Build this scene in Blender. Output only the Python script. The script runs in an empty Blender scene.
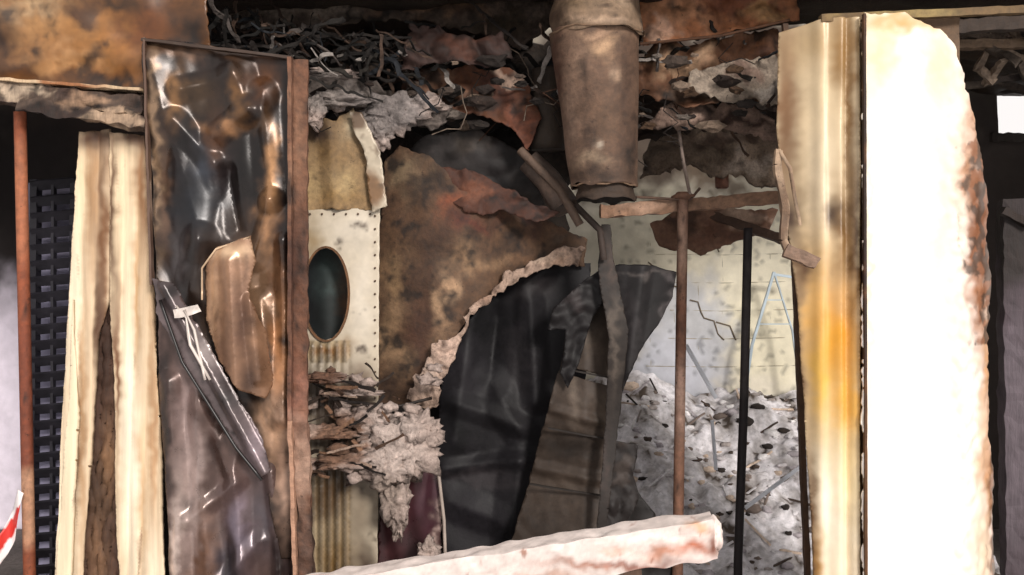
import bpy, math, random
from mathutils import Vector, noise
from mathutils.geometry import delaunay_2d_cdt
random.seed(7)
sc=bpy.context.scene
sc.view_settings.view_transform='Standard'
CY=-3.6; CZ=1.45; F=1000.0
def W(u,v,y):
    """elevation survey (u right, v down) measured on the vertical plane at y -> metres"""
    s=(y-CY)/F
    return Vector(((u-512)*s, y, CZ+(287.5-v)*s))
def UV(x,y,z):
    s=(y-CY)/F
    return 512+x/s, 287.5-(z-CZ)/s
def lin(h):
    h=h.lstrip('#'); o=[]
    for i in (0,2,4):
        c=int(h[i:i+2],16)/255
        o.append(c/12.92 if c<=.04045 else ((c+.055)/1.055)**2.4)
    return o
def nz(x,y,z=0): return noise.noise(Vector((x,y,z)))
def ridg(x,y,z=0):
    return (1-abs(nz(x,y,z))*2)+0.5*(1-abs(nz(x*2.1,y*2.1,z+5))*2)
def creases(lines):
    """sharp folds: (u0,v0,u1,v1,width,height)"""
    def f(u,v):
        s=0
        for a,b,c,d,w,h in lines:
            dx=c-a;dy=d-b;L=dx*dx+dy*dy
            t=max(0,min(1,((u-a)*dx+(v-b)*dy)/L)); q=math.hypot(u-a-t*dx,v-b-t*dy)
            if q<w: s-=h*(1-q/w)
        return s
    return f
def colfn(base,blobs=(),seed=0,warp=14,var=.16,fs=14,streak=1.0,soft=False,soot=0,sootcol='#1a1310',sfs=22,sst=None):
    b=lin(base); bl=[(t[0],t[1],t[2],t[3],lin(t[4]),(t[5] if len(t)>5 else 1.0)) for t in blobs]
    sk=lin(sootcol); q=sst or 1
    def f(u,v):
        wx=u+warp*nz(u/25,v/25,seed)+warp*.6*nz(u/8,v/8,seed+3)
        wy=v+warp*1.3*nz(u/25,v/25,seed+9)+warp*.6*nz(u/8,v/8,seed+6)
        c=list(b)
        for cx,cy,rx,ry,k,s in bl:
            t=((wx-cx)/rx)**2+((wy-cy)/ry)**2
            if soft:
                if t>4: continue
                w=math.exp(-1.1*t)*s
            else:
                if t>1.6: continue
                w=min(1,max(0,(1.6-t)/1.2)); w=w*w*(3-2*w)*s
            c=[c[i]*(1-w)+k[i]*w for i in range(3)]
        m=1+var*1.6*nz(u/fs,v/(fs*streak),seed+20)+var*1.2*nz(u/4,v/(4*streak),seed+31)
        if soot:
            n=nz(u/sfs,v/(sfs*q),seed+50)+.6*nz(u/(sfs*.4),v/(sfs*.4*q),seed+55)+.35*nz(u/(sfs*.17),v/(sfs*.17*q),seed+58)
            w=max(0,min(1,(n-.25+soot)*2.2))*.85
            c=[c[i]*(1-w)+sk[i]*w for i in range(3)]
        return [min(1,max(0.002,x*m)) for x in c]
    return f
def inpoly(x,y,P):
    r=False; n=len(P); j=n-1
    for i in range(n):
        xi,yi=P[i]; xj,yj=P[j]
        if (yi>y)!=(yj>y) and x<(xj-xi)*(y-yi)/(yj-yi)+xi: r=not r
        j=i
    return r
def subd(P,step,jag,seed):
    out=[]; n=len(P)
    for i in range(n):
        a=P[i]; b=P[(i+1)%n]
        L=math.hypot(b[0]-a[0],b[1]-a[1]); k=max(1,int(L/step))
        for q in range(k):
            t=q/k; x=a[0]+(b[0]-a[0])*t; y=a[1]+(b[1]-a[1])*t
            x+=jag*(nz(x/7,y/7,seed)*2+nz(x/25,y/25,seed)*2); y+=jag*(nz(x/7,y/7,seed+7)*2+nz(x/25,y/25,seed+8)*2)
            out.append((x,y))
    return out
class B:
    def __init__(s): s.v=[];s.f=[];s.c=[];s.sm=[]
    def add(s,vs,fs,cs,smooth=True):
        o=len(s.v); s.v+=[tuple(p) for p in vs]; s.c+=[tuple(c[:3]) for c in cs]
        s.f+=[tuple(i+o for i in f) for f in fs]; s.sm+=[smooth]*len(fs)
    def sheet(s,P,y0,yfn,cf,step=4,jag=1.0,holes=(),seed=1,smooth=True,mapf=None):
        O=subd(P,step,jag,seed); pts=[Vector(p) for p in O]; n=len(O)
        ed=[(i,(i+1)%n) for i in range(n)]
        H=[subd(h,step,jag*.4,seed+3) for h in holes]
        for h in H:
            o=len(pts); pts+=[Vector(p) for p in h]; m=len(h)
            ed+=[(o+i,o+(i+1)%m) for i in range(m)]
        x0=min(p[0] for p in O);x1=max(p[0] for p in O);y0_=min(p[1] for p in O);y1=max(p[1] for p in O)
        rr=random.Random(seed); r=0; yy=y0_
        while yy<y1:
            xx=x0+(step/2 if r%2 else 0)
            while xx<x1:
                a=xx+rr.uniform(-.2,.2)*step; b=yy+rr.uniform(-.2,.2)*step
                if inpoly(a,b,O): pts.append(Vector((a,b)))
                xx+=step
            yy+=step*.87; r+=1
        vo,_,fo,_,_,_=delaunay_2d_cdt(pts,ed,[],0,1e-4)
        fs=[]
        for f in fo:
            cx=sum(vo[i][0] for i in f)/len(f); cy=sum(vo[i][1] for i in f)/len(f)
            if inpoly(cx,cy,O) and not any(inpoly(cx,cy,h) for h in H): fs.append(tuple(f))
        used=sorted({i for f in fs for i in f}); mp={k:i for i,k in enumerate(used)}
        sc_=(y0-CY)/F; vs=[]; cs=[]
        for k in used:
            u,v=vo[k]
            if mapf: vs.append(mapf(u,v))
            else:
                vs.append(Vector(((u-512)*sc_, y0+yfn(u,v), CZ+(287.5-v)*sc_)))
            cs.append(cf(u,v))
        s.add(vs,[tuple(mp[i] for i in f) for f in fs],cs,smooth)
    def tube(s,pts,r,cf,sides=10,r2=None,wob=0,closed=True):
        pts=[Vector(p) for p in pts]
        q=[pts[0]]
        for a,b in zip(pts,pts[1:]):
            k=max(1,int((b-a).length/0.03))
            for i in range(1,k+1): q.append(a.lerp(b,i/k))
        n=len(q); vs=[];cs=[];fs=[]
        for i,p in enumerate(q):
            d=(q[min(n-1,i+1)]-q[max(0,i-1)]).normalized()
            up=Vector((0,1,0)) if abs(d.y)<.9 else Vector((1,0,0))
            a=d.cross(up).normalized(); b=d.cross(a)
            R=r+((r2-r)*i/(n-1) if r2 is not None else 0)
            for k in range(sides):
                t=2*math.pi*k/sides
                w=1+wob*nz(p.x*15+k,p.y*15,p.z*15)
                x=p+(a*math.cos(t)+b*math.sin(t))*R*w
                vs.append(x); cs.append(cf(*UV(x.x,p.y,x.z)))
        for i in range(n-1):
            for k in range(sides):
                fs.append((i*sides+k,i*sides+(k+1)%sides,(i+1)*sides+(k+1)%sides,(i+1)*sides+k))
        if closed:
            fs.append(tuple(range(sides))); fs.append(tuple((n-1)*sides+k for k in reversed(range(sides))))
        s.add(vs,fs,cs)
    def bar(s,a,b,w,h,cf,wob=0.0,seed=0,seg=.03,n=(0,1,0),m=4,wf=22):
        a=Vector(a);b=Vector(b);d=(b-a).normalized(); nn=Vector(n); sd=d.cross(nn).normalized(); nn=sd.cross(d).normalized()
        k=max(1,int((b-a).length/seg)); prof=[]
        for i in range(m): prof.append((-.5+i/m,-.5))
        for i in range(m): prof.append((.5,-.5+i/m))
        for i in range(m): prof.append((.5-i/m,.5))
        for i in range(m): prof.append((-.5,.5-i/m))
        P=len(prof); vs=[];cs=[];fs=[]
        for i in range(k+1):
            p=a.lerp(b,i/k)
            for j,(x,y) in enumerate(prof):
                q=p+sd*x*w+nn*y*h
                q+=Vector((nz(q.x*wf,q.y*wf,q.z*wf+seed),nz(q.x*wf+9,q.y*wf,q.z*wf+seed),nz(q.x*wf,q.y*wf+9,q.z*wf+seed)))*wob
                vs.append(q); cs.append(cf(*UV(q.x,q.y,q.z)))
        for i in range(k):
            for j in range(P): fs.append((i*P+j,i*P+(j+1)%P,(i+1)*P+(j+1)%P,(i+1)*P+j))
        fs.append(tuple(range(P))); fs.append(tuple(k*P+j for j in reversed(range(P))))
        s.add(vs,fs,cs,False)
    def lump(s,c,r,cf,seed=0,sub=3,amp=.45,fr=1.0,smooth=True):
        import bmesh
        bm=bmesh.new(); bmesh.ops.create_icosphere(bm,subdivisions=sub,radius=1)
        vs=[];cs=[]
        for v in bm.verts:
            d=v.co.normalized()
            k=1+amp*nz(d.x*1.5*fr+seed,d.y*1.5*fr,d.z*1.5*fr)+amp*.7*nz(d.x*4*fr,d.y*4*fr+seed,d.z*4*fr)+amp*.4*nz(d.x*9*fr,d.y*9*fr+seed,d.z*9*fr)
            q=Vector((d.x*r[0],d.y*r[1],d.z*r[2]))*k+Vector(c); vs.append(q)
            u_,v_=UV(q.x,c[1],q.z); cs.append(cf(u_+k*12,v_))
        s.add(vs,[tuple(v.index for v in f.verts) for f in bm.faces],cs,smooth); bm.free()
    def obj(s,name,mat,thick=0,parent=None):
        me=bpy.data.meshes.new(name); me.from_pydata(s.v,[],s.f); me.update()
        at=me.color_attributes.new('Col','FLOAT_COLOR','POINT')
        for i,c in enumerate(s.c): at.data[i].color=(c[0],c[1],c[2],1)
        me.polygons.foreach_set('use_smooth',s.sm)
        ob=bpy.data.objects.new(name,me); sc.collection.objects.link(ob); me.materials.append(mat)
        if thick:
            m=ob.modifiers.new('thickness','SOLIDIFY'); m.thickness=thick; m.offset=0
        if parent: ob.parent=parent
        return ob
def empty(name):
    e=bpy.data.objects.new(name,None); sc.collection.objects.link(e); e.empty_display_size=.1; return e
def mat(name,rough=.6,metal=0,bump=.3,bscale=40,lo=.72,hi=1.2,spot=None,spotamt=.62,spotscale=30,rvar=.15,stretch=(1,1,1),spec=.5):
    m=bpy.data.materials.new(name); m.use_nodes=True; N=m.node_tree.nodes; L=m.node_tree.links
    p=N['Principled BSDF']; at=N.new('ShaderNodeAttribute'); at.attribute_name='Col'
    p.inputs['Specular IOR Level'].default_value=spec
    tc=N.new('ShaderNodeTexCoord'); mp=N.new('ShaderNodeMapping'); mp.inputs['Scale'].default_value=stretch
    L.new(tc.outputs['Object'],mp.inputs['Vector'])
    n1=N.new('ShaderNodeTexNoise'); n1.inputs['Scale'].default_value=bscale; n1.inputs['Detail'].default_value=8; n1.inputs['Roughness'].default_value=.65
    L.new(mp.outputs[0],n1.inputs['Vector'])
    mr=N.new('ShaderNodeMapRange'); mr.inputs['From Min'].default_value=.3; mr.inputs['From Max'].default_value=.7
    mr.inputs['To Min'].default_value=lo; mr.inputs['To Max'].default_value=hi
    L.new(n1.outputs['Fac'],mr.inputs['Value'])
    mx=N.new('ShaderNodeMix'); mx.data_type='RGBA'; mx.blend_type='MULTIPLY'; mx.inputs['Factor'].default_value=1
    L.new(at.outputs['Color'],mx.inputs['A']); L.new(mr.outputs[0],mx.inputs['B'])
    out=mx.outputs['Result']
    if spot:
        n2=N.new('ShaderNodeTexNoise'); n2.inputs['Scale'].default_value=spotscale; n2.inputs['Detail'].default_value=6; n2.inputs['Roughness'].default_value=.7
        L.new(mp.outputs[0],n2.inputs['Vector'])
        m2=N.new('ShaderNodeMapRange'); m2.inputs['From Min'].default_value=spotamt; m2.inputs['From Max'].default_value=spotamt+.08
        m2.inputs['To Max'].default_value=.75
        L.new(n2.outputs['Fac'],m2.inputs['Value'])
        x2=N.new('ShaderNodeMix'); x2.data_type='RGBA'; L.new(m2.outputs[0],x2.inputs['Factor']); L.new(out,x2.inputs['A'])
        x2.inputs['B'].default_value=(*lin(spot),1); out=x2.outputs['Result']
    L.new(out,p.inputs['Base Color'])
    r=N.new('ShaderNodeMapRange'); r.inputs['To Min'].default_value=max(.05,rough-rvar); r.inputs['To Max'].default_value=min(1,rough+rvar)
    L.new(n1.outputs['Fac'],r.inputs['Value']); L.new(r.outputs[0],p.inputs['Roughness'])
    p.inputs['Metallic'].default_value=metal
    bp=N.new('ShaderNodeBump'); bp.inputs['Strength'].default_value=bump; bp.inputs['Distance'].default_value=.01
    L.new(n1.outputs['Fac'],bp.inputs['Height']); L.new(bp.outputs[0],p.inputs['Normal'])
    return m
M_gloss=mat('scorched_enamel_steel',.3,.3,.06,14,.75,1.25,'#14100e',.68,14,.1)
M_rust=mat('rusted_steel',.75,.1,.45,45,.68,1.25,'#241510',.62,35)
M_black=mat('sooted_sheet_metal',.6,0,.15,40,.75,1.2,'#3a3532',.70,40,spec=.28)
M_plas=mat('scorched_plaster',.6,0,.2,22,.94,1.04)
M_enam=mat('heat_yellowed_enamel',.38,.05,.05,10,.92,1.06)
M_board=mat('scorched_board',.75,0,.25,10,.84,1.1,stretch=(6,6,.4))
M_wood=mat('charred_timber',.8,0,.4,30,.7,1.2,'#2a1a10',.7,14,stretch=(4,4,.5))
M_ins=mat('mineral_wool',.95,0,.9,80,.6,1.25,'#4a3c32',.60,50)
M_char=mat('charcoal_debris',.8,0,.8,50,.45,1.35,'#6d6058',.72,40,spec=.3)
M_rub=mat('ash_rubble',.95,0,.8,34,.62,1.2,'#5a4c44',.61,26)
M_wall=mat('smoke_stained_block_wall',.9,0,.4,8,.88,1.1)
Z=lambda u,v:0

# ---------------- room shell ----------------
b=B()
def flo(u,v): return Vector((u,v,0.0+.01*nz(u*3,v*3)))
b.sheet([(-3.4,-1.6),(3.4,-1.6),(3.4,2.6),(-3.4,2.6)],0,Z,lambda u,v:[c*(.8+.5*nz(u*3,v*3)) for c in lin('#7b726c')],step=.15,jag=0,mapf=flo)
b.obj('floor',M_rub)
wc=colfn('#d8d0be',[(650,240,60,60,'#c4bca8'),(760,250,60,60,'#e2dac4'),(770,330,60,50,'#dcd4bc'),(690,340,40,60,'#b8b8ba'),(665,400,60,70,'#c3c4cc'),(740,150,90,40,'#6a5a4a'),(620,150,80,50,'#4c4036'),
   (700,70,240,60,'#3c3028'),(1000,300,120,300,'#3e3632'),(900,300,60,500,'#6c6058'),(200,200,260,500,'#3a2f2a'),(-20,480,90,260,'#e0d8e4'),(0,200,120,90,'#2a2422')],seed=4,warp=18,soft=False,var=.08)  # dark blobs paint shadows into the wall colour as well as stains
def wcc(u,v):
    c=wc(u,v)
    n=abs(nz(u/26,v/22,60)+.35*nz(u/9,v/9,61))
    if 620<u<830 and v>190 and n<.035: c=[x*.6 for x in c]
    return c
b=B()
b.sheet([(-120,-90),(1150,-90),(1150,529),(-120,529)],2.4,lambda u,v:.004*nz(u/9,v/9),wcc,step=4,jag=0,holes=[[(996,92),(1060,92),(1060,136),(998,138)]],seed=2)
wb=b.obj('wall_back',M_wall,.02)
b=B()
for v in (228,254,282,310,338,366): b.tube([W(640+(v%40),v,2.392),W(720,v+1,2.392),W(812,v-1,2.392)],.003,colfn('#9a907c'),5)
for i,v in enumerate((228,254,282,310,338)):
    for u in range(650+(i%2)*24,812,48): b.tube([W(u,v,2.392),W(u+1,v+27,2.392)],.0022,colfn('#a09684'),5)
for p in ([(690,300),(698,302),(701,312),(704,318),(714,321),(718,334),(724,340)],[(648,262),(656,268),(664,272),(668,284),(680,288)],[(700,232),(710,236),(716,244),(719,252)],[(716,322),(730,326),(736,340)]):
    b.tube([W(x,y,2.388) for x,y in p],.0045,colfn('#6c6050'),5)
b.obj('mortar_joints',M_wall,0,wb)
b=B()
for y0,y1,x0,x1 in ((-.0,1.0,-3.4,3.4),(1.0,2.45,-3.4,.1),(1.0,2.45,1.75,3.4)):  # rear right left open, added so daylight reaches the wall and rubble
    b.sheet([(x0,y0),(x1,y0),(x1,y1),(x0,y1)],0,Z,lambda u,v:[c*(1+.7*nz(u*5,v*5)) for c in lin('#33281f')],step=.05,jag=0,mapf=lambda u,v:Vector((u,v,2.62+.05*nz(u*2.5,v*2.5)+.03*ridg(u*3,v*3))))
b.obj('ceiling',M_char,.03)
for nm,x in (('wall_left',-3.4),('wall_right',3.4)):
    b=B(); b.sheet([(0,0),(2.5,0),(2.5,2.6),(0,2.6)],0,Z,lambda u,v:[c*(1+.3*nz(u*5,v*5)) for c in lin('#b8b0bc' if x<0 else '#4a403a')],step=.1,jag=0,mapf=lambda u,v:Vector((x,u,v)))
    b.obj(nm,M_wall,.05)
b=B(); b.sheet([(150,40),(560,40),(575,160),(560,260),(520,584),(150,584)],1.25,lambda u,v:.05*ridg(u/60,v/60),colfn('#221a14',[(430,150,80,50,'#302824'),(470,420,80,120,'#161314')],seed=8),step=8,jag=3)  # dark sheet added behind the wreckage to keep the bright wall from showing
b.obj('dark_backdrop',M_char,.02)
b=B(); g=colfn('#3a332e')
b.bar(W(990,90,2.38),W(1060,92,2.38),.05,.06,g,.012); b.bar(W(990,138,2.38),W(1060,137,2.38),.05,.06,g,.012)
b.obj('window_1',M_wood)

# ---------------- right: big cream panel ----------------
col=empty('scorched_cabinet_column')
def yr(u,v): return .010*nz(u/40,v/70)+(.10*max(0,(u-950)/50)**2 if u>950 else 0)-.014*nz(u/9,v/12,3)*max(0,min(1,(u-940)/20))
cf1=colfn('#fff6ee',[(878,56,24,50,'#e6d0a4'),(905,24,60,11,'#c09c62'),(938,66,20,46,'#e2c8a0'),(985,100,24,60,'#ac7e54'),(970,180,18,60,'#b48460'),(980,230,16,60,'#7c4c30'),(982,300,16,60,'#94603e'),(998,370,14,60,'#bc8c60'),(990,450,16,60,'#d8b494'),(1002,500,12,80,'#ac7648'),(988,560,22,60,'#e2c8ac'),(942,200,16,150,'#ecd8c0'),(958,340,12,120,'#eedccc'),(868,250,5,200,'#eadcbe')],seed=3,warp=10,var=.02,soft=True)
def cfp(u,v):
    c=cf1(u,v)
    n1=nz(u/9,v/16,4); n2=nz(u/4,v/6,8)
    if 95<v<345:
        e=978+10*nz(v/34,2,1)-(14 if 140<v<275 else 0)
        k=max(0,min(1,(n1*1.2+n2*.8+(u-e)/14)*1.3))*.85
    elif v>=345:
        k=max(0,min(1,(n1*1.2+n2*.5+(u-1000-5*nz(v/40,7,1))/10)*1.4))*.75
    else: k=max(0,min(1,(n2*1.2+n1+(u-958-v*.2)/10)*1.4))*.6
    d=lin('#3c291c' if nz(u/10,v/14,9)>-.05 else '#7c4c2e')
    return [c[i]*(1-k)+d[i]*k for i in range(3)]
b=B(); b.sheet([(863,13),(905,14),(936,30),(954,46),(962,70),(970,100),(980,130),(990,170),(999,200),(997,240),(1006,285),(998,330),(1002,400),(1000,440),(1010,480),(1012,560),(1010,690),(863,690)],0,yr,cfp,step=2.4,jag=1.5,seed=5)
b.obj('plaster_face',M_plas,.012,col)
def yl(u,v):
    t=(863-u)/75
    return .02+.16*max(0,t-.15)+.03*math.exp(-((u-851)/4)**2)+.012*nz(u/20,v/70,2)-.02*math.exp(-((u-826)/6)**2)
cf=colfn('#ccb592',[(825,40,40,26,'#b0946c'),(826,110,30,60,'#cdb794'),(797,110,12,110,'#7c5a3c'),(853,110,5,120,'#80603a'),(846,50,12,50,'#8a683c'),(828,190,16,60,'#e0ccac'),(858,250,6,120,'#4a321e'),(846,236,12,56,'#7a5a34'),(820,300,14,60,'#dcb070'),(840,340,24,54,'#d4901e'),(850,410,14,50,'#dca034'),(826,385,12,50,'#dcac4c'),(846,480,14,50,'#f0d494'),(834,520,20,70,'#fff2da'),(848,570,14,40,'#f8e6c8'),(822,580,7,60,'#bf8f52'),(806,400,6,160,'#5f4028'),(817,540,5,100,'#7b5838'),(800,215,12,22,'#4a3426'),(812,265,10,20,'#5a3e26'),(840,215,9,14,'#4a3624')],seed=9,warp=6,var=.06,streak=8,soft=True)
b=B(); b.sheet([(790,22),(830,14),(862,15),(862,690),(824,690),(818,520),(812,400),(806,300),(802,262),(794,200),(788,120)],0,yl,cf,step=2.4,jag=.25,seed=6)
b.obj('enamel_flank',M_enam,.004,col)
b=B(); b.bar(W(864,14,-.01),W(866,690,-.01),.009,.02,colfn('#5a3a20',[(864,200,9,200,'#2a1a12')]),.001)
b.bar(W(785,24,.22),W(812,690,.22),.02,.03,colfn('#4a3424'),.003)
b.bar(W(900,20,.16),W(900,690,.16),.42,.06,colfn('#6b5440'),.004)
b.obj('edge_trim',M_rust,0,col)
b=B(); b.bar(W(820,19,.06),W(1060,8,.1),.028,.03,colfn('#6a5438',[(900,14,60,9,'#8a764c')]),.003)
b.bar(W(905,30,.3),W(1080,20,.3),.05,.05,colfn('#3c3028'),.01)
b.bar(W(900,45,.6),W(1080,44,.6),.035,.05,colfn('#6a5644'),.01)
b.obj('lintel_angle',M_rust)
b=B(); c=colfn('#a58c74',[(785,220,9,50,'#6d5644')],soot=-.1,sfs=10)
pts=[(779,150),(777,165),(782,190),(785,215),(783,240),(790,255),(806,262)]
for a,d in zip(pts,pts[1:]): b.bar(W(*a,-.02),W(*d,-.02),.026,.03,c,.006)
b.tube([W(779,150,-.03),W(790,168,-.05),W(796,205,-.05),W(800,225,-.03)],.007,c)
b.bar(W(785,250,-.03),W(818,264,-.03),.04,.03,colfn('#7c6454'),.012)
b.obj('door_latch_bracket',M_rust)
b=B(); b.bar(W(1012,200,.45),W(1016,645,.45),.10,.06,colfn('#4a3f44',[(1012,240,20,60,'#2a2220'),(1014,430,20,120,'#5c5258')]),.008)
b.bar(W(1002,210,.40),W(1030,225,.40),.03,.03,colfn('#2a1f1a'),.008)
b.obj('charred_stud',M_wood)
b=B()
for i in range(22):
    u=random.uniform(962,1040); v=random.uniform(26,86); y=random.uniform(.5,1.3)
    a=W(u,v,y); d=Vector((random.uniform(-.25,.25),random.uniform(-.1,.1),random.uniform(-.08,.08)))
    b.bar(a-d,a+d,.03,.02,colfn(random.choice(['#3a312b','#4c423a','#67594e','#2c2420','#8a7868'])),.014,i)
for u in (985,1030): b.bar(W(u,40,.9),Vector((W(u,40,.9).x,.9,2.66)),.03,.03,colfn('#2c2420'),.006)
b.obj('charred_rafters',M_char)

# ---------------- left: upper scorched fascia, lintel ----------------
b=B(); cf=colfn('#6c4420',[(50,28,54,20,'#a47a4e'),(15,66,34,10,'#422818'),(95,40,46,30,'#8a5c2c'),(150,25,30,34,'#62381a'),(190,40,26,50,'#1a110c'),(120,80,70,9,'#24160e'),(30,4,40,12,'#a08260'),(60,58,44,8,'#a87e54'),(120,4,34,12,'#33200f'),(-4,40,20,26,'#2c1a10'),(84,10,20,10,'#442a18'),(150,70,20,14,'#845830')],seed=12,warp=16,soft=True,var=.2,soot=-.03,sootcol='#24150c',sfs=34)
b.sheet([(-60,-40),(205,-40),(208,45),(190,70),(150,95),(100,90),(40,80),(-60,76)],.06,lambda u,v:.03*nz(u/50,v/30)+.05*(v/90),cf,step=3.2,jag=1)
b.obj('scorched_fascia_panel',M_enam,.006)
lt=empty('charred_lintel')
b=B(); cf=colfn('#4c3c32',[(20,90,40,6,'#a8947f'),(85,102,30,5,'#8a6e58'),(50,114,60,8,'#2a1c16'),(115,120,40,7,'#98806a'),(140,105,14,14,'#2c1c14'),(70,92,20,6,'#3a2820')],seed=14,warp=9,var=.3,fs=8,soot=.05,sfs=14)
b.bar(W(-60,86,.03),W(146,108,.03),.075,.10,cf,.02,3,seg=.01,m=8); b.bar(W(20,104,.0),W(146,124,.0),.04,.06,cf,.018,8,seg=.01,m=6)
b.bar(W(-60,78,.02),W(146,92,.02),.010,.12,colfn('#bfa484',[(60,86,40,6,'#8a5a38')]),.006,8)
b.obj('timber',M_wood,0,lt)
b=B(); b.tube([W(20,112,.1),W(24,300,.1),W(32,691,.1)],.022,colfn('#84462c',[(24,200,20,60,'#a06244'),(30,400,20,80,'#743c28'),(34,500,30,40,'#b08468')],soot=-.15,sfs=14,sst=3),14)
b.obj('rusty_scaffold_pole',M_rust)
b=B()
def tape(u,v):
    return lin('#c83028') if int((u+v*.8+400)/15)%2 else lin('#f0e8e6')
b.sheet([(-60,690),(-30,590),(2,530),(20,488),(26,492),(14,540),(-20,600),(-44,690)],.05,lambda u,v:.02*math.sin(u/5),tape,step=2.5,jag=.2)
b.obj('barrier_tape',M_enam,.001)
b=B(); k=colfn('#1b181b',[(50,350,40,200,'#242228')])
for u in (34,74): b.bar(W(u+2,180,.7),W(u-2,616,.7),.03,.05,k,.003)
for i in range(27):
    v=186+i*16; b.bar(W(32,v,.68),W(76,v-4,.68),.046,.012,k,.002,n=(0,.8,.6))
b.bar(W(54,182,.69),W(52,616,.69),.012,.03,k,.002)
b.obj('louvered_shutter',M_black)
b=B(); b.sheet([(28,183),(78,180),(76,617),(28,617)],.78,Z,colfn('#6c6878',[(50,440,40,200,'#9c98b0')]),step=10,jag=0); b.obj('grey_locker_back',M_wall,.01)
dp=empty('charred_door_post')
for i,(P,y,base,bl) in enumerate([
  ([(80,132),(110,130),(110,300),(98,340),(92,440),(84,560),(80,690),(48,690),(56,560),(66,380)],.08,'#d8c0a2',[(93,190,9,90,'#a88460'),(82,180,5,60,'#e0c8a4'),(76,330,9,120,'#eedec4'),(66,540,16,90,'#f0e0c6'),(104,240,6,130,'#744e30'),(98,138,34,12,'#4a3020'),(84,430,4,140,'#a88460'),(100,320,6,60,'#5a3c28')]),
  ([(98,300),(120,300),(116,340),(122,470),(126,690),(76,690),(84,540),(86,440)],.12,'#4c3428',[(106,380,8,60,'#3a2418'),(100,500,12,40,'#2c1c12'),(110,460,8,40,'#7a5a40'),(98,560,10,60,'#6d503a')]),
  ([(109,132),(146,136),(152,280),(160,420),(168,690),(124,690),(118,520),(115,400),(112,300)],.06,'#dac2a2',[(127,210,7,90,'#ead4b2'),(144,190,7,90,'#8a6240'),(113,210,4,100,'#5a3a24'),(132,440,10,140,'#faecd6'),(154,430,5,150,'#b08a66'),(118,370,4,90,'#6a442a'),(152,570,14,50,'#f0dec4'),(135,138,34,12,'#4a3020'),(138,300,4,90,'#b8946c'),(144,500,4,90,'#c8a884')]),
  ([(56,590),(70,400),(74,300),(78,420),(72,560),(68,690),(52,690)],.05,'#e8d6b8',[])]):
    b=B()
    def cg(u,v,f=colfn(base,bl,seed=20+i,warp=4,var=.12,streak=20,fs=5,soft=True,soot=(-.2 if i!=1 else .0),sootcol='#6a4a32',sfs=12,sst=10 if i!=1 else 2),i=i):
        c=f(u,v)
        k=0.94+.06*math.sin((u+(v-132)*.035)/2.2) if i!=1 else 1  # groove shade painted into the board colour as vertical stripes
        return [c[0]*k,c[1]*k*.99,c[2]*k*.97]
    b.sheet(P,y,(lambda u,v:.003*math.sin((u+(v-132)*.035)/2.2)+.006*nz(u/9,v/60)) if i!=1 else (lambda u,v:.02*nz(u/5,v/14)),cg,step=2.0,jag=1.3 if i==1 else .3,seed=i+3)
    b.obj('board_%d'%(i+1),M_wood if i==1 else M_board,.02,dp)

# ---------------- left: warped dark metal door ----------------
md=empty('warped_metal_door')
cr=creases([(150,60,200,240,26,.03),(200,240,190,290,20,.03),(230,60,250,110,20,.03),(250,110,215,135,16,.03),(262,90,270,200,16,.035),(270,200,255,260,14,.03),(175,120,215,165,14,.025),(283,240,284,420,10,.03),(225,170,235,230,12,-.03),(180,90,230,75,14,.02),(260,300,275,420,14,.03)])
def ym(u,v): return cr(u,v)+.025*ridg(u/90,v/150,2)+.012*nz(u/22,v/50,5)
cf=colfn('#1f1715',[(190,50,60,8,'#5a4232'),(190,95,30,20,'#3a2a1b'),(175,95,6,26,'#7a5838'),(225,128,26,6,'#a07450'),(240,95,7,26,'#6a4a2c'),(262,80,14,20,'#54341e'),(195,200,30,44,'#17181d'),(206,165,14,18,'#30343c'),(162,190,6,60,'#5a4436'),(245,160,14,40,'#100c0b'),
   (271,170,8,40,'#a87c54'),(265,235,8,40,'#8a6444'),(278,290,8,60,'#5c3a24'),(245,300,30,50,'#84664e'),(175,260,10,30,'#443e3e'),(278,360,10,50,'#a87650'),(270,430,14,40,'#c09a7e'),(285,470,10,60,'#a48470'),(154,140,4,110,'#8a7058'),(215,140,8,30,'#4a3020')],seed=31,warp=10,var=.14,soft=True,soot=-.1,sootcol='#0e0a09',sfs=34,sst=2)  # tan and brown blobs paint reflections and highlights into the dark steel
b=B(); b.sheet([(142,38),(180,40),(228,47),(292,58),(292,300),(296,420),(300,560),(280,560),(262,470),(215,400),(180,330),(154,285),(148,150)],0,ym,cf,step=2.6,jag=.3,seed=7)
b.obj('upper_skin',M_gloss,.004,md)
cr2=creases([(170,380,190,690,12,.03),(200,400,215,690,14,.03),(235,440,250,690,14,.035),(272,470,290,690,10,.03),(180,340,230,470,10,.02),(190,520,240,480,10,.02),(210,600,260,540,12,.02)])
cf=colfn('#5c4842',[(188,400,10,60,'#84706c'),(198,500,14,70,'#b09c96'),(215,450,10,60,'#3a2823'),(240,530,12,40,'#7a6e7a'),(228,570,16,40,'#3a363c'),(178,560,7,70,'#ccb8ae'),(262,520,14,50,'#4a4246'),(166,430,7,90,'#241a18'),(205,560,8,60,'#6a4c3c'),(282,560,12,40,'#2e2628'),(190,340,18,20,'#3a2e2c')],seed=33,warp=8,var=.12,streak=6,soft=True,soot=-.12,sootcol='#241a18',sfs=30,sst=4)
b=B(); b.sheet([(158,300),(190,320),(230,390),(262,450),(290,470),(305,540),(308,690),(172,690),(168,500),(160,400)],.04,lambda u,v:cr2(u,v)+.01*nz(u/14,v/40),cf,step=2.6,jag=.4,seed=8)
b.obj('lower_skin',M_gloss,.004,md)
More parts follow.
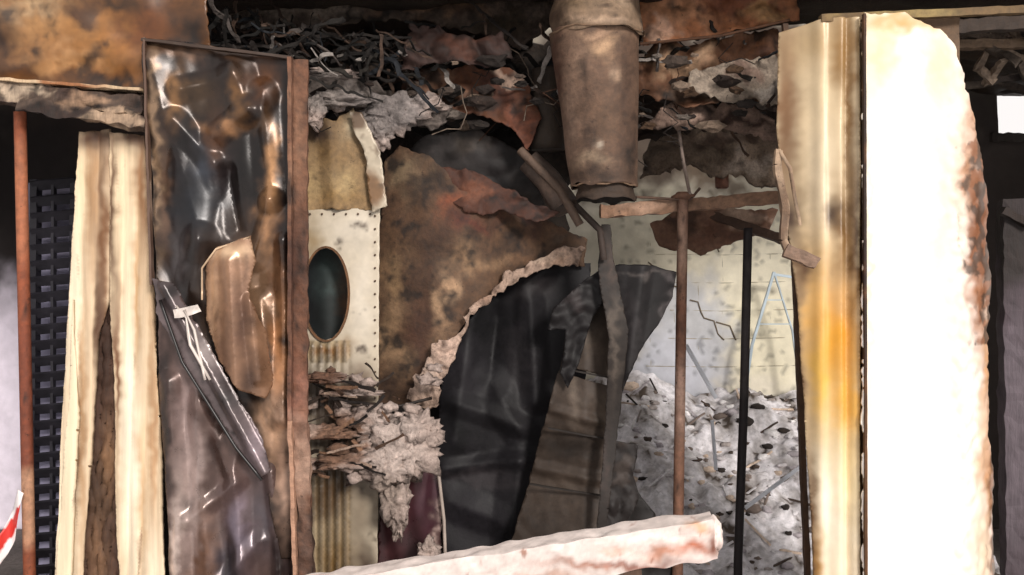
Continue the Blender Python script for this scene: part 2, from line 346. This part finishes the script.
cf=colfn('#8a6850',[(228,252,26,9,'#c8a888'),(210,300,8,44,'#bb9474'),(242,320,12,50,'#54392a'),(250,380,12,30,'#4a3428'),(225,350,8,40,'#6a4e3c')],seed=35,warp=6,var=.1,soft=True,soot=-.15,sootcol='#3a2418',sfs=24,sst=3)
cr3=creases([(228,260,236,390,12,.02),(250,300,258,380,8,.02)])
b=B(); b.sheet([(201,262),(215,248),(250,236),(254,262),(248,290),(262,330),(270,380),(262,400),(240,390),(218,360),(202,320)],-.06,lambda u,v:.06*((u-235)/35)**2+cr3(u,v),cf,step=2.6,jag=.8)
b.tube([W(202,300,-.033),W(202,268,-.035),W(216,249,-.055),W(250,237,-.055)],.0022,colfn('#c8ac8e'),6)
b.obj('peeled_tongue',M_gloss,.003,md)
cf=colfn('#5a4e4e',[(170,290,14,14,'#241e1e'),(205,350,12,20,'#948986'),(228,395,14,20,'#3e3838'),(258,450,12,24,'#7a6c70')],seed=36,warp=6,soft=True,soot=-.05)
b=B(); b.sheet([(152,278),(175,285),(196,322),(222,368),(258,430),(272,470),(262,478),(236,445),(205,398),(182,360),(160,320)],-.05,creases([(165,285,268,475,9,.03)]),cf,step=2.4,jag=.9)
b.obj('diagonal_strap',M_gloss,.004,md)
w=colfn('#c9beb6',soot=-.1,sfs=8,sootcol='#6a5c54')
b=B(); b.tube([W(176,306,-.1),W(186,318,-.1),W(190,345,-.11),W(202,366,-.1),W(210,380,-.1)],.005,w,8,wob=.8); b.tube([W(184,310,-.11),W(194,330,-.1),W(205,380,-.1)],.005,w,8,wob=.8); b.bar(W(174,314,-.1),W(200,308,-.1),.026,.006,w,.010,seg=.008)
b.bar(W(145,38,-.01),W(152,285,-.01),.008,.03,colfn('#5a4438'),.003)
b.bar(W(142,40,-.01),W(292,58,-.01),.010,.03,colfn('#3a2a20'),.003)
b.tube([W(160,300,-.06),W(182,362,-.06),W(236,448,-.06),W(262,480,-.06)],.006,colfn('#1c1818'),6)
b.obj('bent_edges',M_enam,0,md)
b=B(); cf=colfn('#62402e',[(296,140,12,60,'#84604a'),(296,260,14,50,'#4a2e22'),(298,400,12,40,'#7a5040'),(300,470,12,50,'#a08270'),(305,550,12,40,'#5a443a')],soft=True,var=.2,seed=40,soot=.05,sootcol='#2a1a12',sfs=14,sst=3)
b.bar(W(291,58,-.04),W(291,420,-.04),.014,.05,cf,.003,seg=.012); b.bar(W(301,60,-.02),W(301,410,-.02),.05,.02,cf,.006,seg=.012)
b.bar(W(301,410,-.02),W(312,690,.0),.05,.03,cf,.010,seg=.012); b.bar(W(291,420,-.04),W(300,690,-.02),.014,.05,colfn('#a8816a'),.005)
b.obj('rusted_channel',M_rust,0,md)

# ---------------- cabinet with round hole ----------------
cab=empty('riveted_equipment_cabinet')
cf=colfn('#8c7252',[(325,150,20,20,'#745a38'),(335,195,30,12,'#86683f'),(318,130,14,14,'#33231a'),(352,125,10,14,'#a89a80'),(345,180,14,16,'#a48c64'),(312,185,10,20,'#a0865e')],seed=42,warp=8,soft=True,soot=-.1,sootcol='#3a2818')
b=B(); b.sheet([(306,130),(320,116),(335,122),(352,108),(366,150),(372,210),(306,210)],.38,lambda u,v:.01*nz(u/30,v/30)+creases([(330,120,336,208,14,.03)])(u,v),cf,step=3,jag=1.4)
b.obj('bent_top_panel',M_rust,.004,cab)
b=B(); b.sheet([(348,112),(362,112),(380,150),(386,205),(372,212),(366,160)],.34,Z,colfn('#b0a38f',[(370,190,12,18,'#7a5c40'),(358,120,8,10,'#6a5644')],seed=3,warp=5,soot=-.15,sootcol='#5a4634',sfs=12),step=3,jag=1.0); b.obj('flange',M_enam,.006,cab)
cf=colfn('#bfb29d',[(350,230,30,22,'#ccc1b0'),(362,300,14,60,'#d2c7b6'),(310,240,10,26,'#937e60'),(328,350,22,9,'#8a6234'),(320,400,30,36,'#33241c'),(360,390,18,20,'#6a5444'),(350,430,30,50,'#4a382e'),(330,490,26,40,'#5c4834'),(362,500,14,60,'#8a7c6a'),(335,560,20,34,'#7a623f'),(362,570,14,30,'#4a3a2e')],seed=44,warp=9,var=.08,soft=True,soot=-.2,sootcol='#3a2a20')
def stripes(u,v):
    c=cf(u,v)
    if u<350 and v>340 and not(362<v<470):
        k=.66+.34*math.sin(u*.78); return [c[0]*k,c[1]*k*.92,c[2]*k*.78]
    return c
hole=[(326+22*math.cos(t/20*math.tau),294+46*math.sin(t/20*math.tau)) for t in range(20)]
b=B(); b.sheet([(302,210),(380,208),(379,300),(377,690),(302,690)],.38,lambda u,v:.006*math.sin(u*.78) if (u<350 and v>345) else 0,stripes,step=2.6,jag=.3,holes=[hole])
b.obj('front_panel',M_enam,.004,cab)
b=B()
for t in range(40):
    a=t/40*math.tau; q=(t+1)/40*math.tau
    b.bar(W(326+23*math.cos(a),294+47*math.sin(a),.37),W(326+23*math.cos(q),294+47*math.sin(q),.37),.008,.012,colfn('#6a4a30'),.0)
riv=colfn('#5a4636')
for v in range(216,400,13): b.lump(W(375,v,.372),(.005,.005,.005),riv,v,1,0)
for u in range(310,376,12): b.lump(W(u,214,.372),(.005,.005,.005),riv,u,1,0)
b.obj('rivets_and_port_rim',M_rust,0,cab)
b=B(); b.sheet([(296,235),(354,235),(354,355),(296,355)],.52,lambda u,v:.1*((u-325)/30)**2,colfn('#1e2424',[(335,275,12,26,'#384442'),(318,320,12,18,'#121414'),(345,300,6,40,'#4a3424')],soft=True),step=5,jag=0); b.obj('port_duct',M_black,.004,cab)
b=B(); b.bar(W(341,415,.62),W(341,630,.62),.26,.4,colfn('#4a3a30'),0); b.obj('carcass',M_black,0,cab)

# mineral wool
b=B(); wl=colfn('#a5938a',[(340,90,40,20,'#8c827c'),(400,110,40,30,'#857c78'),(410,440,30,34,'#b8a79e'),(330,380,30,20,'#6a4c3c'),(350,440,30,30,'#7a5c4a'),(310,440,20,40,'#b89e90'),(395,500,16,30,'#94847a')],seed=50,warp=10,var=.28,fs=9,soot=.0,sootcol='#4a3a30',sfs=14)
for (u,v,y,r,q) in [(402,448,.24,34,30),(385,470,.22,20,16),(420,432,.24,18,18),(396,500,.27,13,26),(325,432,.22,28,8),(345,462,.22,26,8),(325,378,.24,24,5),(350,392,.28,24,5),(370,420,.28,22,14),(312,112,.3,12,14),(338,100,.35,24,8),(395,112,.42,30,18),(425,104,.45,18,10),(378,135,.4,14,14),(428,552,.3,10,12),(330,74,.3,24,5),(398,524,.3,6,14)]:
    s=(y-CY)/F; b.lump(W(u,v,y),(r*s,.05,q*s),wl,u*.37+v,4,.6,1.1)
rr=random.Random(3)
for i in range(70):
    u=rr.gauss(370,34); v=min(478,rr.gauss(435,28)); q=rr.uniform(.008,.024); b.lump(W(min(435,max(308,u)),v,.25+rr.uniform(-.03,.04)),(q*1.6,q,q),wl,i,2,.9,1.6)
b.obj('mineral_wool_insulation',M_ins)
b=B()
for i in range(46):
    a=W(rr.uniform(306,400),rr.uniform(365,480),rr.uniform(.15,.3)); d=Vector((rr.uniform(-.09,.09),rr.uniform(-.03,.03),rr.uniform(-.04,.03)))
    b.bar(a-d,a+d,rr.uniform(.004,.014),.005,colfn(rr.choice(['#2c211a','#4a362a','#7a5c48','#1c1512','#a08878'])),.010,i,seg=.012,m=1)
b.obj('charred_splinters',M_char)

# ---------------- brown curved sheet ----------------
br=empty('torn_duct_lining')
cf=colfn('#563e2c',[(405,175,18,16,'#7c6850'),(410,230,26,30,'#4e3624'),(396,280,14,30,'#7a6044'),(393,340,14,40,'#8c7054'),(425,330,18,50,'#442c20'),(440,260,26,40,'#36241a'),(485,190,26,12,'#603420'),(520,215,30,10,'#38201a'),(470,225,22,12,'#542c20'),(475,262,24,12,'#84684e'),(510,250,26,8,'#3c2c22'),(430,185,20,10,'#241a14'),(565,245,20,8,'#4c3c30'),(445,300,8,30,'#9a7c60'),(395,385,16,12,'#33231a'),(450,205,12,12,'#703c26')],seed=55,warp=14,var=.22,soft=True,soot=.1,sootcol='#1c1410')  # darker right end is painted shadow; the rust and soot patches are real
def yb(u,v): 
    t=(u-380)/200; return -.12*math.sin(min(1,t*1.2)*math.pi)+.25*t*t+.02*nz(u/35,v/35,3)
b=B(); b.sheet([(384,162),(402,148),(432,160),(452,178),(492,182),(520,205),(590,236),(588,262),(535,262),(500,282),(470,312),(450,352),(432,408),(378,404),(376,290)],.55,yb,cf,step=2.8,jag=1.6)
b.obj('curved_sheet',M_rust,.006,br)
cf=colfn('#a58c7c',[(450,350,12,30,'#bba090'),(480,290,18,12,'#907260'),(540,258,24,6,'#b09a88'),(430,400,10,14,'#988070'),(560,262,16,8,'#7a6252'),(430,375,9,16,'#c2ac9e')],seed=57,warp=6,var=.25,fs=6,soft=True,soot=-.02,sootcol='#4a3428',sfs=10)
b=B(); b.sheet([(586,244),(560,249),(530,262),(504,276),(488,290),(474,306),(462,332),(436,348),(420,372),(414,395),(424,408),(438,402),(448,372),(460,340),(476,314),(498,292),(540,270),(580,264)],.52,lambda u,v:yb(u,v)-.03+.012*nz(u/6,v/6)+.02*nz(u/18,v/18,4),cf,step=2.2,jag=2.6)
b.obj('torn_wool_edge',M_ins,.012,br)
b=B(); b.sheet([(404,150),(430,132),(480,130),(520,152),(540,190),(548,212),(505,205),(470,180),(440,170)],.7,lambda u,v:.03*ridg(u/60,v/60),colfn('#353130',[(440,150,24,12,'#504a48'),(500,170,26,20,'#242020'),(520,200,20,12,'#2a211b'),(470,140,16,8,'#544c46')],seed=60,soft=True,soot=-.05),step=4,jag=1.5)
b.obj('grey_flap',M_black,.006,br)
b=B(); b.sheet([(398,86),(425,68),(470,64),(512,68),(532,88),(542,116),(528,150),(514,128),(490,112),(455,112),(420,100)],.5,lambda u,v:.04*ridg(u/50,v/50),colfn('#583420',[(440,80,26,10,'#7c5a46'),(500,90,24,18,'#4c2a1c'),(470,100,30,9,'#281a12'),(520,125,16,20,'#683c2a'),(510,75,20,6,'#988070')],seed=61,soot=.1),step=3,jag=2)
b.sheet([(440,165),(475,172),(520,196),(560,212),(540,224),(500,212),(468,214),(450,200)],.45,lambda u,v:.02*ridg(u/30,v/30),colfn('#482a1e',[(470,190,20,12,'#68402e'),(520,205,26,9,'#341e16')],seed=62,soot=.1),step=3,jag=2)
b.obj('rust_flap',M_rust,.006,br)

# ---------------- black folded duct ----------------
bd=empty('collapsed_black_ducting')
ck=creases([(444,468,520,458,10,.035),(470,320,455,440,26,.05),(500,290,490,380,22,-.05),(490,380,520,430,20,.04),(545,270,500,300,16,.04),(452,400,520,425,14,.03),(520,458,510,560,22,.05),(448,500,500,520,20,.03),(530,300,535,400,16,.05)])
def yk(u,v): return ck(u,v)+.02*nz(u/40,v/40,11)
cf=colfn('#19171a',[(490,330,24,24,'#121113'),(465,370,14,22,'#252226'),(500,410,24,30,'#161416'),(475,475,34,7,'#353032'),(530,285,24,12,'#2c2829'),(470,520,26,40,'#1f1c20'),(520,360,12,40,'#262325'),(455,430,10,24,'#0f0e10')],seed=70,var=.08,soft=True)  # lighter grey blobs paint sheen into the black sheet
b=B(); b.sheet([(470,320),(500,285),(545,262),(590,262),(592,330),(580,420),(540,520),(530,600),(446,600),(444,540),(436,450),(440,390),(455,350)],.85,yk,cf,step=3.2,jag=.6)
b.obj('back_skin',M_black,.004,bd)
cf=colfn('#3a3029',[(590,300,14,40,'#28211d'),(592,340,14,14,'#584c42'),(588,400,24,12,'#483d35'),(570,450,30,10,'#241e1a'),(565,490,30,12,'#463b33'),(545,530,26,18,'#302823'),(575,395,5,30,'#665a50'),(606,430,4,50,'#54483e')],seed=72,warp=6,var=.14,soft=True,soot=0,sootcol='#181311',sfs=16)
b=B(); b.sheet([(572,296),(600,300),(622,322),(616,370),(610,440),(602,500),(596,560),(592,620),(500,620),(510,550),(528,490),(548,410),(562,360)],.62,lambda u,v:.02*math.sin((v-300)/22)+.0012*abs(u-585)+.006*nz(u/12,v/12)+creases([(552,410,612,425,7,.02),(536,470,606,482,8,.02),(560,340,540,420,8,.015)])(u,v),cf,step=2.8,jag=.6,holes=[[(566,366),(610,378),(608,386),(566,374)]])
b.obj('folded_strap',M_black,.005,bd)
b=B(); b.sheet([(602,224),(611,224),(614,262),(628,330),(620,420),(606,530),(596,530),(606,420),(608,340),(598,270)],.52,lambda u,v:.02*math.sin(v/30),colfn('#28221f',[(608,260,5,26,'#443832'),(615,340,5,40,'#584e46'),(608,470,5,40,'#3c322e')],seed=73,soft=True),step=2.6,jag=.5)
b.sheet([(560,372),(566,330),(548,330),(552,310),(582,282),(600,270),(604,300),(592,320),(580,360),(568,388)],.58,lambda u,v:.02*nz(u/10,v/10),colfn('#181516',[(575,300,12,6,'#383232')],seed=74,soft=True),step=3,jag=.6)
b.obj('spine',M_black,.006,bd)
b=B(); b.sheet([(596,272),(618,264),(652,266),(676,272),(672,296),(658,322),(640,348),(628,372),(622,392),(618,345),(600,300)],.6,lambda u,v:-.05*math.sin((u-596)/80*math.pi)+creases([(640,270,626,370,12,.02)])(u,v),colfn('#1c191a',[(640,271,34,3,'#4c4644'),(650,305,20,14,'#131112'),(625,320,7,30,'#302c2d'),(668,290,4,20,'#565050')],seed=75,soft=True),step=2.6,jag=.5)
b.sheet([(606,440),(640,446),(634,476),(640,500),(618,540),(606,600),(590,600),(600,520)],.75,lambda u,v:.02*ridg(u/20,v/30),colfn('#262120',[(622,470,12,18,'#443c38')],seed=76),step=3,jag=.6)
b.sheet([(626,470),(636,490),(656,515),(680,590),(600,590),(606,520)],.85,lambda u,v:.02*ridg(u/30,v/30),colfn('#1f1b1a',seed=77),step=5,jag=.6)
b.obj('side_flap',M_black,.004,bd)
b=B()
for a,d,yy in (((548,428),(612,440),.6),((560,368),(612,378),.6),((530,484),(604,496),.6)):
    b.bar(W(*a,yy),W(*d,yy),.007,.012,colfn('#241e1a'),.002)
b.obj('seams',M_black,0,bd)
b=B(); b.sheet([(380,455),(436,452),(440,500),(446,690),(376,690)],.46,lambda u,v:.015*nz(u/14,v/60),colfn('#3c2022',[(400,520,10,50,'#58363a'),(425,500,12,40,'#482c34'),(412,560,24,26,'#301a1c'),(438,540,4,60,'#ab948c')],seed=80,streak=5,soft=True,soot=-.1,sst=3),step=3,jag=.6)
b.obj('maroon_cabinet_door',M_gloss,.02)
b=B(); b.tube([W(436,452,.42),W(444,520,.42),W(450,691,.42)],.007,colfn('#a89a90'),8)
b.tube([W(312,382,.3),W(350,402,.3),W(400,406,.32),(W(432,398,.32))],.006,colfn('#2c2420'),8); b.obj('cable_conduit',M_enam)

# ---------------- hanging flue pipe ----------------
fl=empty('hanging_flue_pipe')
def cone(b,top,bot,rt,rb,cf,y,flat=1.0,n=48,m=60,th=.005,dent=.05):
    vs=[];cs=[];fs=[]
    a=W(*top,y);c=W(*bot,y)
    for ly in range(2):
        for i in range(m+1):
            t=i/m; p=a.lerp(c,t); r=rt+(rb-rt)*t-(th if ly else 0)
            for k in range(n):
                an=k/n*math.tau; q=1+dent*nz(math.cos(an)*1.5,math.sin(an)*1.5,t*3)
                if i==m: q*=1.03
                x=p+Vector((math.cos(an)*r*q,math.sin(an)*r*flat*q,(.03*nz(an*2,t*2)*(1 if i in(0,m) else 0))))
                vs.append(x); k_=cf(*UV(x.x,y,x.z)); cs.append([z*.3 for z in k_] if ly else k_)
    N=(m+1)*n
    for ly in range(2):
        for i in range(m):
            for k in range(n):
                f=(ly*N+i*n+k,ly*N+i*n+(k+1)%n,ly*N+(i+1)*n+(k+1)%n,ly*N+(i+1)*n+k); fs.append(f if ly else f[::-1])
    for i in (0,m):
        for k in range(n): fs.append((i*n+k,i*n+(k+1)%n,N+i*n+(k+1)%n,N+i*n+k))
    b.add(vs,fs,cs)
y=.3; s=(y-CY)/F
cf=colfn('#60493a',[(575,70,12,26,'#7e6452'),(600,58,12,9,'#b08f70'),(595,42,30,4,'#9a7c64'),(620,100,9,60,'#443024'),(568,130,9,50,'#765f50'),(600,130,14,26,'#584232'),(595,180,30,9,'#36281f'),(594,152,3,5,'#b8aa98'),(612,80,4,8,'#a88c74'),(628,160,7,24,'#2a1f18'),(556,80,4,60,'#4c3024'),(590,165,16,6,'#84705c')],seed=90,warp=7,var=.18,soft=True,soot=-.06,sootcol='#2e2018',sfs=16,sst=2)  # palest blobs paint highlights into the rusty brown
b=B(); cone(b,(595,34),(604,186),45*s,33*s,cf,y); b.obj('tapered_sleeve',M_rust,0,fl)
cf=colfn('#7c6652',[(575,10,14,12,'#68543f'),(620,12,12,10,'#9a846e'),(600,32,30,3,'#ab9078'),(555,20,8,20,'#4c382a')],seed=91,warp=6,var=.2,soft=True,soot=-.05,sootcol='#3c2c20',sfs=12)
b=B(); cone(b,(594,-60),(598,38),38*s,45*s,cf,y,dent=.18); b.obj('crumpled_collar',M_rust,0,fl)
b=B(); cone(b,(605,178),(606,200),26*s,30*s,colfn('#3a2c22'),y); b.obj('inner_pipe',M_rust,0,fl)
for v,r,cx in ((36,47,597),(186,33,604)):
    b=B(); pts=[W(cx,v,y)+Vector((math.cos(t/24*math.tau)*r*s,math.sin(t/24*math.tau)*r*s,.006*math.sin(t*1.7))) for t in range(25)]
    b.tube(pts,.004,colfn('#745c48'),8); b.obj('bead',M_rust,0,fl)
b=B(); c=colfn('#54463e',[(560,190,14,10,'#6e5a4e')],soot=0)
b.tube([W(528,160,.55),W(548,180,.55),W(566,208,.5)],.05,c,18,.06); b.tube([W(548,70,.6),W(548,150,.6)],.07,colfn('#33281f'),20,.07)
b.tube([W(520,150,.5),W(560,190,.45),W(580,225,.45)],.018,colfn('#5c4a3e',soot=-.1),12)
b.tube([W(575,205,.5),W(600,230,.5),W(604,260,.5)],.014,colfn('#3c302a'),12)
b.obj('broken_pipe_elbow',M_rust)

# ---------------- pipe frame ----------------
fr=empty('rusty_pipe_frame')
b=B(); y=.9
b.bar(W(600,212,y),W(800,196,y),.055,.05,colfn('#8a6a54',[(650,208,40,9,'#a4846e'),(730,200,40,9,'#90705a')],soot=-.1,sfs=12,sootcol='#3c281c'),.010,2)
b.bar(W(690,208,y+.3),W(800,245,y),.04,.04,colfn('#4e3a2e'),.008,2)
b.obj('top_rail',M_rust,0,fr)
b=B(); b.tube([W(683,192,y-.04),W(681,330,y-.04),W(677,609,y-.04)],.024,colfn('#7a5644',[(682,240,12,40,'#a08270'),(680,330,12,40,'#6a4534'),(679,400,12,40,'#b09080'),(678,470,12,40,'#8a6450')],soft=True,soot=-.1,sfs=12,sootcol='#3c2820'),16)
b.lump(W(683,196,y-.04),(.045,.04,.02),colfn('#7a5846'),2,3,.3); b.tube([W(620,196,y-.05),W(690,200,y-.05),W(700,188,y-.05)],.006,colfn('#5a4438'),8)
b.obj('post',M_rust,0,fr)
b=B(); b.tube([W(748,228,y),W(744,400,y),W(738,560,y),W(738,609,y)],.020,colfn('#241f20',[(744,330,12,60,'#3c3636')]),16); b.obj('sooted_post',M_black,0,fr)
b=B(); b.tube([W(720,108,1.3),W(722,188,1.3)],.03,colfn('#6a4434'),14); b.tube([W(676,110,.7),W(683,160,.7),W(690,195,.84)],.004,colfn('#8a7a70'),6)
b.sheet([(652,222),(690,206),(780,210),(772,232),(700,254),(660,246)],1.1,lambda u,v:.03*ridg(u/30,v/20),colfn('#7a5a48',[(720,236,40,9,'#6a4a3a'),(680,220,20,8,'#4a3428'),(750,214,30,9,'#b09480')],seed=95),step=4,jag=1.6)
b.obj('shelf_remnant',M_rust,.008,fr)

# ---------------- ceiling wreckage ----------------
cw=empty('collapsed_ceiling_wreckage')
b=B()
def sh(P,y,base,bl,sd,jag=2.5,st=3.4,amp=.05,bb=b,soot=.05):
    bb.sheet(P,y,lambda u,v:amp*ridg(u/40,v/30,sd),colfn(base,bl,seed=sd,var=.25,soot=soot,sootcol='#20150f'),step=st,jag=jag,seed=sd)
sh([(636,60),(660,42),(700,40),(780,24),(792,60),(784,100),(740,96),(700,104),(660,100),(640,90)],.5,'#74503a',[(680,60,40,12,'#a48468'),(750,45,30,14,'#644028'),(740,85,40,14,'#988878'),(690,90,30,12,'#3c2a1c'),(770,70,16,20,'#543424')],101)
sh([(640,-30),(800,-30),(800,16),(760,26),(700,36),(640,44)],.4,'#8a5838',[(680,10,40,14,'#a47454'),(740,0,40,18,'#6a3c24'),(660,30,20,8,'#b8927a'),(770,10,20,10,'#a07850')],102,1.5,4,.03,b,-.1)
sh([(410,20),(470,34),(500,30),(512,55),(470,66),(430,60),(400,70)],.35,'#33201a',[(460,40,30,10,'#482a1e')],103)
b.obj('rusted_sheets',M_rust,.006,cw)
b=B()
sh([(690,72),(730,60),(786,54),(790,84),(784,106),(748,96),(715,100),(696,90)],.45,'#98897a',[(740,70,20,8,'#7a6458'),(770,90,18,8,'#b4a89c')],110,3,3,.03,b,-.05)
sh([(640,120),(680,100),(760,108),(790,128),(780,140),(730,128),(700,124),(660,130)],.6,'#7a6458',[(680,112,20,6,'#b49888'),(740,122,30,6,'#3a2820')],111,3,3,.03,b)
sh([(300,72),(350,76),(400,90),(450,108),(440,128),(400,122),(350,104),(306,110)],.45,'#665c56',[(350,90,20,8,'#887e78'),(400,104,22,8,'#4a403a')],112,3,3,.04,b)
sh([(680,118),(760,126),(790,140),(790,186),(730,178),(690,165),(640,176),(650,140)],1.2,'#6a5a4c',[(720,140,40,8,'#4a3a30'),(750,165,30,10,'#8a7c70')],113,3,3,.04,b,-.1)
b.obj('plaster_fragments',M_ins,.012,cw)
b=B()
sh([(200,-40),(560,-40),(560,20),(520,44),(470,30),(420,16),(360,20),(300,26),(240,30),(200,10)],.6,'#463a32',[(300,4,60,14,'#6a5e54'),(430,4,60,12,'#5c4636'),(380,12,40,6,'#1c1612'),(500,20,30,14,'#33291f')],120,2,5,.04,b,-.1)
sh([(204,20),(300,36),(420,40),(500,60),(560,90),(560,150),(480,150),(400,130),(300,110),(200,90)],1.0,'#16110e',[(300,60,30,10,'#241d19')],121,4,6,.06,b)
sh([(560,80),(800,60),(800,120),(700,130),(640,140),(560,150)],1.15,'#2b2019',[(620,110,30,20,'#403026')],122,4,6,.06,b)
b.obj('sooted_backing',M_char,.01,cw)
b=B(); pal=['#1c1815','#24201c','#302a27','#544c48','#30221a','#44342a','#8a827c','#14110f','#1e2024','#1c1714','#14100e','#100d0b']
rr=random.Random(11)
for i in range(340):
    if i<200: u=rr.uniform(205,420); v=14+ (u-215)*.14+abs(rr.gauss(0,1))*26; y=rr.uniform(.15,.8)
    else: u=rr.uniform(410,800); v=rr.uniform(20,125); y=rr.uniform(.4,1.2)
    a=W(u,min(v,130),y); big=rr.random()<.12; L=rr.uniform(.10,.22) if big else rr.uniform(.015,.08); an=rr.gauss(-.3,.5 if big else .9)
    d=Vector((math.cos(an)*L,rr.uniform(-.08,.08),math.sin(an)*L))
    b.bar(a-d,a+d,rr.uniform(.004,.018),rr.uniform(.003,.008),colfn(rr.choice(pal)),.018,i,n=(rr.uniform(-.5,.5),1,rr.uniform(-.8,.8)),seg=.015,m=1)
b.obj('charred_laths',M_char,0,cw)
b=B()
for i in range(110):
    u=rr.choice([rr.uniform(300,540),rr.uniform(640,800)]); v=rr.uniform(55,128)
    q=rr.uniform(.008,.035); b.lump(W(u,v,rr.uniform(.35,.9)),(q*1.6,q,q*.8),colfn(rr.choice(['#6a6058','#443830','#837060','#2a1e18','#44301f','#201813']),var=.3),i*1.7,2,.6,1.2,False)
b.obj('rubble_lumps',M_ins,0,cw)
b=B()
for i in range(40):
    u=rr.uniform(300,800); v=rr.uniform(40,115); y=rr.uniform(.3,.8); p=[W(u,v,y)]
    for k in range(5): p.append(p[-1]+Vector((rr.uniform(-.07,.07),rr.uniform(-.03,.03),rr.uniform(-.07,.02))))
    b.tube(p,.0022,colfn(rr.choice(['#1a1614','#6a5c50','#4a3022','#2a221e'])),6)
b.tube([W(640,44,.3),W(720,36,.3),W(790,20,.3)],.006,colfn('#4a3020'),6)
b.obj('loose_wires',M_char,0,cw)

# ---------------- rubble heap ----------------
def hz(x,y):
    t=(y-.95)/1.45; t=max(0,min(1,t))
    h=.06+.84*t**1.1*(1 if x>.3 else max(.3,1-(.3-x)*.8))
    h+=.14*nz(x*2.2,y*2.2,1)*t+.06*nz(x*7,y*7,2)+.03*nz(x*18,y*18,5)+.012*nz(x*45,y*45,5)
    if y<.95: h*=max(0,(y-.5)/.45)
    return max(.0,h)
b=B()
def hc(x,y):
    n=.8*nz(x*7,y*7,3)+.6*nz(x*20,y*20,8)+.3*nz(x*50,y*50,8)
    t=max(0,min(1,.65+n*1.1))
    a=lin('#857c75'); c=lin('#ece8ec')
    r=[a[i]*(1-t)+c[i]*t for i in range(3)]
    if n<-.42: r=lin('#54483f')
    return r
b.sheet([(.1,.5),(2.3,.5),(2.3,2.37),(.1,2.37)],0,Z,hc,step=.016,jag=0,mapf=lambda x,y:Vector((x,y,hz(x,y))))
rp=['#e6e2e4','#d0cacc','#a89e9a','#7a6c64','#f4f0f0','#b4acb0','#cdb8a6','#4a3c34','#2c2420']
for i in range(460):
    x=rr.uniform(.15,2.25); y=rr.uniform(.8,2.3); q=rr.uniform(.008,.026)*(1.8 if rr.random()<.1 else 1)
    b.lump((x,y,hz(x,y)+q*.1),(q*rr.uniform(.8,1.8),q,q*.7),colfn(rr.choice(rp)),i*.77,2,.5,1)
for i in range(80):
    x=rr.uniform(.4,2.2); y=rr.uniform(.9,2.3); a=Vector((x,y,hz(x,y)+.01)); d=Vector((rr.uniform(-.10,.10),rr.uniform(-.05,.05),rr.uniform(-.02,.07)))
    b.bar(a-d,a+d,.010,.008,colfn(rr.choice(rp)),.004,i)
b.obj('rubble_heap',M_rub)
b=B(); w=colfn('#dfe2ea')
b.bar(W(686,345,1.6),W(716,398,1.6),.02,.02,w,.001); b.bar(W(745,508,1.0),W(815,456,1.0),.016,.012,w,.001); b.bar(W(712,420,1.4),W(716,470,1.4),.015,.015,w,.001)
b.bar(W(800,395,2.1),W(820,380,2.1),.04,.02,w,.001)
b.obj('white_trim_strips',M_enam)
b=B(); w=colfn('#a9b8c2')
b.bar(W(774,272,2.2),W(752,345,2.2),.014,.02,w,.001); b.bar(W(774,272,2.2),W(792,330,2.2),.008,.02,w,.001); b.bar(W(772,274,2.2),W(798,278,2.2),.014,.02,w,.001)
for v in (300,324): b.bar(W(774-(v-272)*.30,v,2.2),W(774+(v-272)*.31,v,2.2),.006,.02,w,.001)
b.bar(W(752,345,2.2),W(744,400,2.2),.014,.02,w,.001); b.bar(W(792,330,2.2),W(802,400,2.2),.008,.02,w,.001)
b.obj('stepladder',M_enam)

# ---------------- foreground beam ----------------
b=B(); cf=colfn('#e0d2cb',[(600,566,60,4,'#a87866'),(694,546,26,8,'#b0664a'),(700,526,14,4,'#d8a888'),(640,538,40,4,'#f4eae2'),(645,564,40,4,'#94665a'),(716,540,6,14,'#7a4430'),(664,554,22,5,'#c48c74'),(540,577,40,4,'#b08c7c'),(615,550,20,3,'#d8b4a4')],seed=130,warp=7,var=.12,fs=10,streak=.5,soft=True,soot=-.34,sootcol='#9a6854',sfs=14)
n0=W(380,598,-.35); n1=W(714,534,-.5)
b.bar(n0+Vector((-.6,.1,-.08)),n1,.120,.12,cf,.012,5,seg=.006,m=14,wf=13)
b.lump(n1+Vector((-.005,0,0)),(.03,.055,.054),cf,3,4,.2)
b.obj('burnt_timber_beam',M_plas)
b=B(); b.bar(n0+Vector((-.55,.1,-.08)),n0+Vector((-.55,.1,-.48)),.1,.1,colfn('#5a4438'),.006)
q=n0.lerp(n1,.75); b.bar(q+Vector((0,.02,-.05)),Vector((q.x,q.y+.02,0)),.08,.08,colfn('#5a4438'),.006); b.obj('beam_trestle',M_wood)

# ---------------- light ----------------
wd=bpy.data.worlds.new('overcast'); sc.world=wd; wd.use_nodes=True
bg=wd.node_tree.nodes['Background']; bg.inputs[0].default_value=(1,.96,.94,1); bg.inputs[1].default_value=1.0
sl=bpy.data.lights.new('sun','SUN'); sl.energy=3.1; sl.angle=math.radians(12); sl.color=(1,.94,.88)
so=bpy.data.objects.new('sun',sl); sc.collection.objects.link(so)
so.rotation_euler=Vector((-.38,.88,-.36)).to_track_quat('-Z','Y').to_euler()
cd=bpy.data.cameras.new('camera'); cd.lens=36*F/1024; cd.sensor_width=36
co=bpy.data.objects.new('camera',cd); sc.collection.objects.link(co); co.location=(0,CY,CZ); co.rotation_euler=(math.pi/2,0,0)
sc.camera=co
